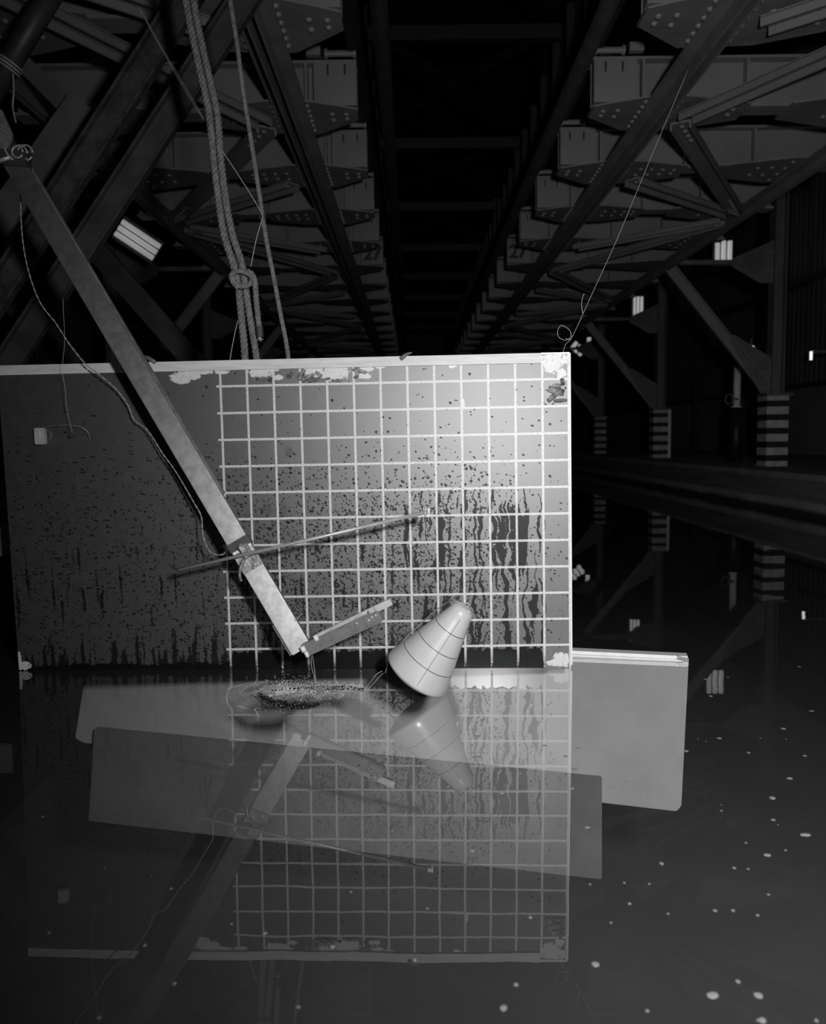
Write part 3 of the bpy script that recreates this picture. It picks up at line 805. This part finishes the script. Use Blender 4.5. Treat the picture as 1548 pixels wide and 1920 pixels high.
# hitch and tail
bm = NB(); twisted(bm, rp([(446, 540), (436, 528), (434, 515), (446, 508), (462, 512), (472, 520), (468, 533), (452, 537), (441, 530), (436, 520)], YR - .045), .0095, .036, 3, 6)
twisted(bm, rp([(462, 508), (472, 514), (478, 530), (480, 560), (484, 600), (486, 622)], YR - .04), .011, .042, 3, 6)
o = obj('rope', bm, MT['rope'], None, True, origin=at(455, 520, Y=YR)); tag(o, 'rope hitch knotted round the thick pair with a short taped tail', 'rope')
bm = NB(); cyl(bm, at(486, 612, Y=YR - .04), at(488, 632, Y=YR - .04), .0135, 12); tp = obj('tape_end', bm, MT['tape'], o)
bm = NB()
for k in range(9): tube(bm, [at(488 + random.uniform(-4, 4), 632, Y=YR - .04), at(489 + random.uniform(-6, 6), 638 + random.uniform(-2, 2), Y=YR - .04)], .0012, 4)
obj('frayed_end', bm, MT['cord'], o)
rope_c = [(424, -60), (433, 10), (444, 80), (455, 165), (466, 235), (477, 305), (487, 370), (492, 405), (500, 455), (513, 520), (526, 590), (536, 640), (543, 690, .01)]
bm = NB(); twisted(bm, rp(rope_c), .0088, .040, 3, 6)
o = obj('rope', bm, MT['rope'], None, True, origin=at(540, 668, Y=YR)); tag(o, 'single thin twisted rope right of the thick pair', 'rope')
bm = NB()
for k in range(3): tube(bm, [at(492, 404 + k * 3, Y=YR) + Vector((.011 * math.cos(t / 12 * 2 * PI), .011 * math.sin(t / 12 * 2 * PI), 0)) for t in range(13)], .003, 6)
obj('tape_wrap', bm, MT['tape'], o)
pts = [at(415, 281, Y=3.14), at(440, 318, Y=3.13), at(470, 365, Y=3.13), at(491, 402, Y=3.14), at(490, 415, Y=3.14), at(480, 450, Y=3.14), at(470, 500, Y=3.14)]
string('cord', pts, .0017, MT['cord'], 'slack thin cord tied from the thick pair across to the thin rope', 'cord')
string('cord', [at(462, 540, Y=3.18), at(446, 600, Y=3.17), at(437, 640, Y=3.165), at(430, 680, Y=3.16)], .0017, MT['cord'], 'thin cord running down left of the thick rope pair to the board', 'cord')
bm = NB()
for k in (0, 1.4): tube(bm, smooth_path([at(258 + k, 10, Y=3.3), at(300 + k * 2, 88, Y=3.28), at(352 + k * 3, 178, Y=3.25), at(398, 250, Y=3.2)]), .0011, 5)
tag(obj('wire', bm, MT['wire'], None, True, origin=at(300, 88, Y=3.28)), 'fine double wire slanting from upper left to the rope pair', 'wire')
# right guy wire
bm = NB(); tube(bm, smooth_path([at(1290, 130, Y=3.3), at(1222, 290, Y=3.25), at(1160, 440, Y=3.2), at(1110, 550, Y=3.15), at(1073, 630, Y=3.11), at(1060, 646, Y=3.1), at(1052, 672, Y=3.085)]), .0010, 5)
tube(bm, smooth_path([at(1067, 634, Y=3.1), at(1060, 638, Y=3.1), at(1048, 633, Y=3.1), at(1045, 622, Y=3.1), at(1050, 611, Y=3.1), at(1058, 612, Y=3.1), at(1068, 620, Y=3.1), at(1070, 630, Y=3.1), at(1067, 637, Y=3.1), at(1060, 634, Y=3.1)]), .0009, 5)
tube(bm, smooth_path([at(1092, 588, Y=3.12), at(1090, 570, Y=3.12), at(1093, 553, Y=3.12), at(1096, 552, Y=3.12)]), .0009, 5)
tag(obj('wire', bm, MT['wire'], None, True, origin=at(1064, 661, Y=3.09)), 'fine looped wire rising from the top right corner of the board', 'wire')

# ================================================================== GANTRY MEMBERS, UPPER LEFT
def member(name, x0, y0, Ya, x1, y1, Yb, wd, th, m, label, rails=False, round_=False):
    a = at(x0, y0, Y=Ya); c = at(x1, y1, Y=Yb); r = empty(name, c, label, 'strut')
    bm = NB()
    if round_: cyl(bm, a, c, wd / 2, 20)
    else: bar(bm, a, c, wd, th)
    obj('shaft', bm, m, r, round_)
    if rails:
        R = frame(c - a, Vector((0, -1, 0)))
        for s_ in (-1, 1):
            bm = NB(); off = R @ Vector((s_ * wd / 2, th / 2 + .01, 0)); bar(bm, a + off, c + off, .014, .05); obj('flange', bm, m, r)
    return r
r = member('slanting_beam', 450, -150, 4.1, -120, 742, 4.1, .115, .03, MT['rust'], 'scuffed dark gantry beam slanting across the upper left, nearer the frame edge', True)
r = member('slanting_beam', 560, -150, 4.3, -90, 850, 4.3, .12, .03, grey('dark_leg', .028, .055, .55, 0, 8, .1), 'plain dark gantry beam slanting just left of the ropes', True)
r = member('gantry_pipe', 150, -100, 3.9, -40, 215, 3.9, .10, .1, MT['darksteel'], 'dark pipe crossing the upper left corner with cord lashed on it', False, True)
bm = NB()
c = at(14, 128, Y=3.9); ax = (at(150, -100, Y=3.9) - at(-40, 215, Y=3.9)).normalized(); s1 = ax.cross(Vector((0, 1, 0))).normalized()
for k in range(3): tube(bm, [c + ax * (k * .014) + (s1 * math.cos(t / 16 * 2 * PI) + Vector((0, 1, 0)) * math.sin(t / 16 * 2 * PI)) * .054 for t in range(17)], .005, 6)
tube(bm, smooth_path([at(24, 138, Y=3.84), at(26, 170, Y=3.84), at(24, 200, Y=3.84), at(30, 230, Y=3.84)]), .004, 6)
tag(obj('lashing_cord', bm, MT['cord'], None, True, origin=c), 'cord lashed round the dark pipe in the upper left corner', 'cord')
member('slanting_strut', 165, 200, 5.0, -60, 520, 5.0, .20, .12, MT['column'], 'broad pale grey strut behind the gantry members at the left edge')
member('slanting_strut', 30, 105, 5.2, 175, 250, 5.2, .10, .05, MT['column'], 'short grey strut joining the pale strut at its head')
member('slanting_strut', -15, 244, 6.5, 586, 934, 6.5, .16, .08, MT['darksteel'], 'dim dark strut slanting down behind the left gantry members')
member('slanting_strut', -30, 500, 5.6, 140, 690, 5.6, .16, .08, MT['darksteel'], 'dim cross strut low behind the arm at the left edge')
# ================================================================== SUBMERGED PANELS
def quad_panel(name, corners, th, m, parent):
    bm = NB(); prism(bm, corners, th); bmesh.ops.bevel(bm, geom=bm.edges[:], offset=.004, segments=2, affect='EDGES'); return obj(name, bm, m, parent)
a = at(1292, 1240, Z=-.003); ca, sa = math.cos(math.radians(-13)), math.sin(math.radians(-13))
PN = Vector((sa, -ca, 0)); PN.normalize()
def ap(px, py, off=0.0): return on_plane(px, py, a + PN * off, PN)
tr = ap(1291, 1236); br_ = ap(1275, 1522); bl = ap(140, 1390); tl = ap(170, 1232); tl = Vector((ap(172, 1200).x, ap(172, 1200).y, .0))
mA = grey('white_submerged_panel', .74, .82, .6, 0, 5, .05)
r = empty('submerged_panel', (tr + bl) / 2, 'broad pale panel sunk behind the board with its top edge breaking the water', 'panel')
mid = [ap(1268, 1522), ap(1277, 1512)]
quad_panel('panel', [tl, ap(1060, 1226), tr, mid[1], mid[0], ap(155, 1393), ap(140, 1384)], -PN * .03, mA, r)
bm = NB(); e0 = ap(1040, 1229); e1_ = ap(1287, 1241)
bar(bm, e0 + PN * .006, e1_ + PN * .006, .02, .012, PN)
bar(bm, ap(1040, 1220) + PN * -.01, ap(1288, 1232) + PN * -.01, .014, .05, PN); o = obj('top_rim', bm, MT['white'], r)
bm = NB(); bar(bm, ap(1268, 1232, .012), ap(1290, 1237, .012), .014, .012, PN); obj('rim_corner', bm, MT['plate'], r)
mB = grey('grey_submerged_panel', .24, .32, .6, 0, 4, .05)
r = empty('submerged_panel', ap(650, 1500, .1), 'smaller grey panel deeper under the water in front of the pale one', 'panel')
quad_panel('panel', [ap(176, 1366, .08), ap(1128, 1460, .08), ap(1128, 1650, .08), ap(165, 1540, .08)], -PN * .03, mB, r)

# ================================================================== CONE MODEL
CB = at(781, 1263, Y=2.78)
axis = Vector((math.sin(math.radians(34.5)), -.16, math.cos(math.radians(34.5)))).normalized()
zc = axis; yc = (Vector((0, 1, 0)) - zc * zc.y).normalized(); xc = yc.cross(zc)
RC = Matrix((xc, yc, zc)).transposed()
LC = .298; RB = .119; RT = .043
m, nt, b, out = new_mat('glossy_white_marked_with_lines'); v, (x, y, z) = coords(nt)
lm = None
for zz in (.073, .137, .207):
    e = (z - zz).abs().lt(.0011); lm = e if lm is None else lm.mx(e)
lm = lm.mx((x - .004).abs().lt(.0007) * y.lt(0) * z.gt(.012) * z.lt(.262) )
nz = noise(nt, v, 30, 3)
setcol(nt, b, lm.mix(nz.step(.3, .7).mix(.50, .53), .04)); b.inputs['Roughness'].default_value = .27
b.inputs['Coat Weight'].default_value = .2; b.inputs['Coat Roughness'].default_value = .15
cone = bpy.data.objects.new('cone_model', None); COL.objects.link(cone); cone.location = CB
tag(cone, 'glossy white blunt cone marked with three thin rings, tipping over at the water surface', 'model')
cone.rotation_euler = RC.to_euler()
def clocal(name, bm, mt, sm=True):
    me = bpy.data.meshes.new(name); bmesh.ops.recalc_face_normals(bm, faces=bm.faces)
    for f in bm.faces: f.smooth = sm
    bm.to_mesh(me); bm.free(); o = bpy.data.objects.new(name, me); COL.objects.link(o); o.parent = cone; me.materials.append(mt); return o
prof = [(0, -.034)]
for k in range(1, 9):
    t = k / 8; prof.append((RB * .955 * t, -.034 * (1 - t ** 2) - .004))
prof += [(RB * .985, -.001), (RB, .004), (RB * .998, .010)]
for k in range(1, 12):
    t = k / 12; prof.append((RB + (RT - RB) * t, .010 + (LC - .034 - .010) * t))
for k in range(0, 7):
    t = k / 6 * PI / 2; prof.append((max(RT * .28 + RT * .72 * math.cos(t), 0), LC - .034 + .034 * math.sin(t)))
prof.append((0, LC))
bm = NB(); lathe(bm, prof, 96); clocal('shell', bm, m)
bm = NB(); tube(bm, [Vector((.008 * math.cos(t / 12 * 2 * PI), 0, LC + .004 + .008 * math.sin(t / 12 * 2 * PI))) for t in range(13)], .002, 6)
box(bm, (0.018, -.012, LC - .004), (.02, .016, .006)); clocal('eyelet', bm, MT['steel'])
tip = CB + axis * (LC + .004)
def cfree(px, py, Y): return at(px, py, Y=Y)
for ptl, lab in (([tip, cfree(850, 1128, 2.74), cfree(826, 1138, 2.80), cfree(780, 1178, 2.88), cfree(748, 1210, 2.90), cfree(730, 1236, 2.86), cfree(722, 1262, 2.80)], 'upper pale cord looping back from the cone tip to its base'),
                 ([cfree(716, 1258, 2.78), cfree(704, 1266, 2.78), cfree(694, 1280, 2.78), cfree(684, 1291, 2.78), cfree(680, 1294, 2.78)], 'left cord of the two trailing from the cone base into the water'),
                 ([cfree(718, 1262, 2.76), cfree(708, 1272, 2.77), cfree(698, 1284, 2.77), cfree(690, 1292, 2.77), cfree(684, 1295, 2.77)], 'right cord of the two trailing from the cone base into the water')):
    bm = NB(); pth = smooth_path(ptl)
    tube(bm, pth, .0012, 5)
    if len(ptl) > 5: tube(bm, smooth_path([p + Vector((.004, 0, .006)) * math.sin(i / (len(ptl) - 1) * PI) for i, p in enumerate(ptl)]), .0012, 5)
    tag(obj('cord', bm, MT['cord'], None, True, origin=ptl[-1]), lab, 'cord')

# ================================================================== WATER
CRT = at(545, 1303, Z=0)                    # centre of the splash
RP1 = at(287, 1308, Z=0)
WR_ = random.Random(11)
def wh(x, y):
    dx = (x - CRT.x + .02) / .105; dy = (y - CRT.y - .02) / .10
    d = math.sqrt(dx * dx + dy * dy)
    h = 0
    if d < 3:
        h += -.040 * math.exp(-(d / .92) ** 8) + .006 * math.exp(-((d - 1.05) / .16) ** 2) * (1 + .5 * math.sin(9 * math.atan2(dy, dx)) ) - .004 * math.exp(-((d - 1.6) / .3) ** 2)
        h += (.0035 * math.exp(-((d - .95) / .35) ** 2) + .003 * (d < 1)) * WR_.uniform(-1, 1)
    # meniscus by the cone
    return h
xs = [XL, XL / 2 - .5] + [CRT.x - .45 + i * .005 for i in range(181)] + [1.2, 2.5, XR]
ys = [Y0, 0, 1.2, 2.0] + [CRT.y - .35 + i * .005 for i in range(131)] + [3.6, 5, 10, 20, Y1]
bm = NB(); g = [[bm.verts.new((x, y, wh(x, y))) for x in xs] for y in ys]
for j in range(len(ys) - 1):
    for i in range(len(xs) - 1): bm.faces.new((g[j][i], g[j][i + 1], g[j + 1][i + 1], g[j + 1][i]))
m = bpy.data.materials.new('murky_water'); m.use_nodes = True; nt = m.node_tree; nt.nodes.clear()
out = nt.nodes.new('ShaderNodeOutputMaterial')
pos, (x, y, z) = worldpos(nt)
nzl = noise(nt, pos, 3.0, 2); nzs = noise(nt, pos, 30, 2)
def ring(P, k, dec, amp, ph=0.0, sx=1.0):
    d = (((x - P.x) * sx).sq() + (y - P.y).sq()).sqrt()
    return (d * k + ph).sin() * (d * -dec)._m('EXPONENT') * amp
CW = at(790, 1318, Z=0)
hgt = nzl * .0008 + nzs * .00003 + ring(RP1, 210.0, 12.0, .0009) + ring(CRT, 120.0, 9.0, .0003) + ring(CW, 150.0, 12.0, .0001)
bp_ = nt.nodes.new('ShaderNodeBump'); bp_.inputs['Strength'].default_value = 1.0; bp_.inputs['Distance'].default_value = .5
nt.links.new(hgt.k, bp_.inputs['Height'])
gi = nt.nodes.new('ShaderNodeNewGeometry'); dt = nt.nodes.new('ShaderNodeVectorMath'); dt.operation = 'DOT_PRODUCT'
nt.links.new(gi.outputs['Incoming'], dt.inputs[0]); nt.links.new(bp_.outputs[0], dt.inputs[1])
cosv = E(nt, dt.outputs['Value']).abs().mn(1.0)
frs = ((cosv * -1.0 + 1.0).mx(0.0)).pw(4.0) * .95 + .05
gl = nt.nodes.new('ShaderNodeBsdfGlossy'); gl.inputs['Roughness'].default_value = 0.0; gl.inputs['Color'].default_value = (1, 1, 1, 1)
nt.links.new(bp_.outputs[0], gl.inputs['Normal'])
tr_ = nt.nodes.new('ShaderNodeBsdfTransparent'); tr_.inputs['Color'].default_value = (.80, .80, .80, 1)
df = nt.nodes.new('ShaderNodeBsdfDiffuse'); df.inputs['Color'].default_value = (.5, .5, .5, 1)
mx1 = nt.nodes.new('ShaderNodeMixShader'); mx1.inputs[0].default_value = .05
nt.links.new(tr_.outputs[0], mx1.inputs[1]); nt.links.new(df.outputs[0], mx1.inputs[2])
mx2 = nt.nodes.new('ShaderNodeMixShader'); nt.links.new(frs.k, mx2.inputs[0]); nt.links.new(mx1.outputs[0], mx2.inputs[1]); nt.links.new(gl.outputs[0], mx2.inputs[2])
nt.links.new(mx2.outputs[0], out.inputs[0])
MT['water'] = m
wo = obj('water', bm, m, None, True)
tag(wo, 'still dark water filling the tank and mirroring the board', 'water', None, 'stuff')
for p in wo.data.polygons:
    pass
# splash
m, nt, b, out = new_mat('splash_water')
b.inputs['Base Color'].default_value = (.85, .85, .85, 1); b.inputs['Roughness'].default_value = .12; b.inputs['Transmission Weight'].default_value = .35; b.inputs['IOR'].default_value = 1.33
MT['splash'] = m
rnd = random.Random(5); bm = NB()
for i in range(1500):
    q = rnd.random()
    if q < .55:
        px = rnd.gauss(560, 34); py = rnd.gauss(1298, 10)
        hz = abs(rnd.gauss(0, .012)) + .001
    elif q < .62:
        t = rnd.random(); px = 512 + 26 * t + rnd.gauss(0, 5); py = 1302; hz = .085 * t * rnd.random() + rnd.uniform(0, .008)
    else:
        px = rnd.uniform(590, 680); py = rnd.gauss(1289, 3); hz = abs(rnd.gauss(0, .005))
    c = at(px, py, Z=0) + Vector((0, 0, hz)); r_ = rnd.uniform(.0005, .0016)
    bmesh.ops.create_icosphere(bm, subdivisions=1, radius=r_, matrix=Matrix.Translation(c) @ Matrix.Scale(rnd.uniform(1, 2.2), 4, (1, 0, 0)))
# ragged crown of the splash
for layer in range(1):
    base = []
    for i in range(60):
        t = i / 59; px = 500 + 150 * t; py = 1306 - 10 * math.sin(t * 3) - layer * 5
        p = at(px, py, Z=0); hh = (.022 * math.exp(-((t - .28) / .22) ** 2) + .004) * rnd.uniform(.2, 1.0)
        base.append((bm.verts.new(p + Vector((0, 0, -.003))), bm.verts.new(p + Vector((rnd.gauss(0, .003), -.006 + rnd.gauss(0, .004), hh)))))
    for a_, c_ in zip(base, base[1:]): bm.faces.new((a_[0], c_[0], c_[1], a_[1]))
m, nt, b, out = new_mat('churned_water_painted_reflection'); v, (x, y, z) = coords(nt)  # rim bands: dark reflection and bright sparkle painted into the colour
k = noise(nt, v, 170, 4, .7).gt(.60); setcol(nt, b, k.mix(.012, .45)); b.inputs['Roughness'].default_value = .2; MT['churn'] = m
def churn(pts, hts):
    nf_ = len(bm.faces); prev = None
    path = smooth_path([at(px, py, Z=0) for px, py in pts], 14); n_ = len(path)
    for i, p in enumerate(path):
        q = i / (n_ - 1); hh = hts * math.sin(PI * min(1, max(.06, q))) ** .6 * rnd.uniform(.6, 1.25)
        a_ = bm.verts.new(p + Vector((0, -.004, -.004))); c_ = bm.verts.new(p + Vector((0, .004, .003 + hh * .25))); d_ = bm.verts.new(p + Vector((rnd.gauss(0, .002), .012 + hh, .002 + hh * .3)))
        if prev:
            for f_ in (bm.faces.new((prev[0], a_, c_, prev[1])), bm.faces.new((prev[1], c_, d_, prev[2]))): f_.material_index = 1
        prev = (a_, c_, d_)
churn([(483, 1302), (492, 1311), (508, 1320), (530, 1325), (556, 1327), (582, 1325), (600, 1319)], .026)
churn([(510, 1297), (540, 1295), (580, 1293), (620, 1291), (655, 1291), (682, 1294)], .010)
MT['splash'].name = 'splash_water'
sp_ = tag(obj('splash', bm, MT['splash'], None, True, origin=CRT), 'spray of droplets thrown up below the end of the arm', 'splash', None, 'stuff')
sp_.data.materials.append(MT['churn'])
# floating flecks
FL = [(1509, 1565, 11, 3), (1448, 1496, 7, 3), (1438, 1603, 7, 3), (1468, 1366, 6, 2), (1480, 1459, 7, 2), (1449, 1537, 5, 2), (1336, 1866, 13, 6), (1421, 1866, 8, 6), (1116, 1808, 9, 5), (1376, 1627, 4, 3), (1402, 1629, 3, 2), (1374, 1707, 4, 3), (1340, 1707, 4, 3),
      (1240, 1619, 5, 3), (1101, 1551, 7, 2), (1472, 1594, 3, 3), (1458, 1546, 2, 2), (1348, 1384, 5, 2), (1286, 1408, 6, 2), (1403, 1411, 4, 2), (1508, 1417, 4, 2), (1425, 1384, 2, 1.5), (1352, 1509, 2, 2), (1352, 1520, 3, 2), (1398, 1580, 3, 2), (1429, 1885, 1, 1),
      (967, 1846, 5, 4), (944, 1890, 8, 6), (885, 1595, 5, 3), (1170, 1655, 3, 3), (1180, 1694, 4, 3), (1252, 1713, 3, 3), (1420, 1716, 4, 2), (1440, 1677, 3, 2), (994, 1720, 4, 3), (801, 1703, 3, 2), (777, 1800, 4, 3), (1217, 1657, 3, 2), (1145, 1730, 3, 2), (1106, 1658, 3, 2),
      (272, 1772, 4, 3), (327, 1844, 4, 3), (434, 1732, 3, 2), (321, 1666, 3, 2), (284, 1643, 2, 2), (197, 1628, 2, 2), (80, 1531, 3, 3), (92, 1749, 3, 2), (186, 1908, 4, 3), (736, 1558, 3, 3), (658, 1672, 3, 3), (623, 1775, 5, 3), (497, 1750, 5, 3), (559, 1888, 4, 3), (940, 1485, 9, 5),
      (1322, 1273, 4, 1.5), (1364, 1270, 3, 1.2), (1498, 1250, 4, 1.5), (1521, 1333, 5, 1.5), (1332, 1305, 5, 2), (1344, 1292, 4, 1.5), (1308, 1385, 2, 2), (1323, 1390, 2, 2), (1473, 1386, 2, 2), (1078, 1443, 7, 4), (1072, 1478, 6, 2.5), (1010, 1500, 3, 1.5), (1145, 1477, 5, 2), (1173, 1465, 3, 2), (1217, 1497, 5, 2.5),
      (1083, 1402, 5, 2), (1060, 1418, 5, 3), (895, 1420, 12, 3), (896, 1380, 5, 2), (905, 1350, 5, 2), (975, 1449, 5, 2), (1021, 1398, 5, 2), (1429, 1913, 8, 5), (1420, 1913, 3, 2), (1383, 1840, 5, 4), (1530, 1913, 4, 4), (1213, 1895, 4, 3)]
FL = [f for f in FL if not (f[0] == 1429 and f[1] == 1885)]
fm = []
for k in range(5):
    rr = random.Random(k); bm = NB(); n = 10
    ring_ = [Vector((math.cos(t / n * 2 * PI), math.sin(t / n * 2 * PI), 0)) * rr.uniform(.8, 1.1) for t in range(n)]
    prof_ = [(1, 0), (.8, .18), (.45, .28)]
    rows = [[bm.verts.new((p.x * r_, p.y * r_, z_)) for p in ring_] for r_, z_ in prof_]
    for a_, c_ in zip(rows, rows[1:]):
        for q in range(n): bm.faces.new((a_[q], a_[(q + 1) % n], c_[(q + 1) % n], c_[q]))
    bm.faces.new(rows[-1]); bm.faces.new(rows[0][::-1])
    me = bpy.data.meshes.new('foam_fleck'); [setattr(f, 'smooth', True) for f in bm.faces]; bm.to_mesh(me); bm.free(); me.materials.append(MT['froth']); fm.append(me)
for i, (px, py, rx, ry) in enumerate(FL):
    c = at(px, py, Z=0); k = (c - CAM).length / F
    o = bpy.data.objects.new('foam_fleck', fm[i % 5]); COL.objects.link(o); o.location = c + Vector((0, 0, -.0002))
    asp = min(ry / rx / max(.35, H / (c - CAM).length), 1.3)
    o.scale = (rx * k * .85, rx * k * asp * .85, rx * k * .3)
    size = 'larger' if rx >= 7 else ('small' if rx >= 4 else 'tiny')
    side_ = 'over the reflected dark half of the board' if px < 430 else ('over the reflected grid' if px < 1072 else ('beside the reflected grid' if px < 1300 else 'near the right edge of the frame'))
    row = 'far out' if py < 1400 else ('midway' if py < 1620 else ('nearer the camera' if py < 1780 else 'closest to the camera'))
    tag(o, '%s froth fleck floating %s, %s' % (size, side_, row), 'fleck', 'froth flecks on the water')
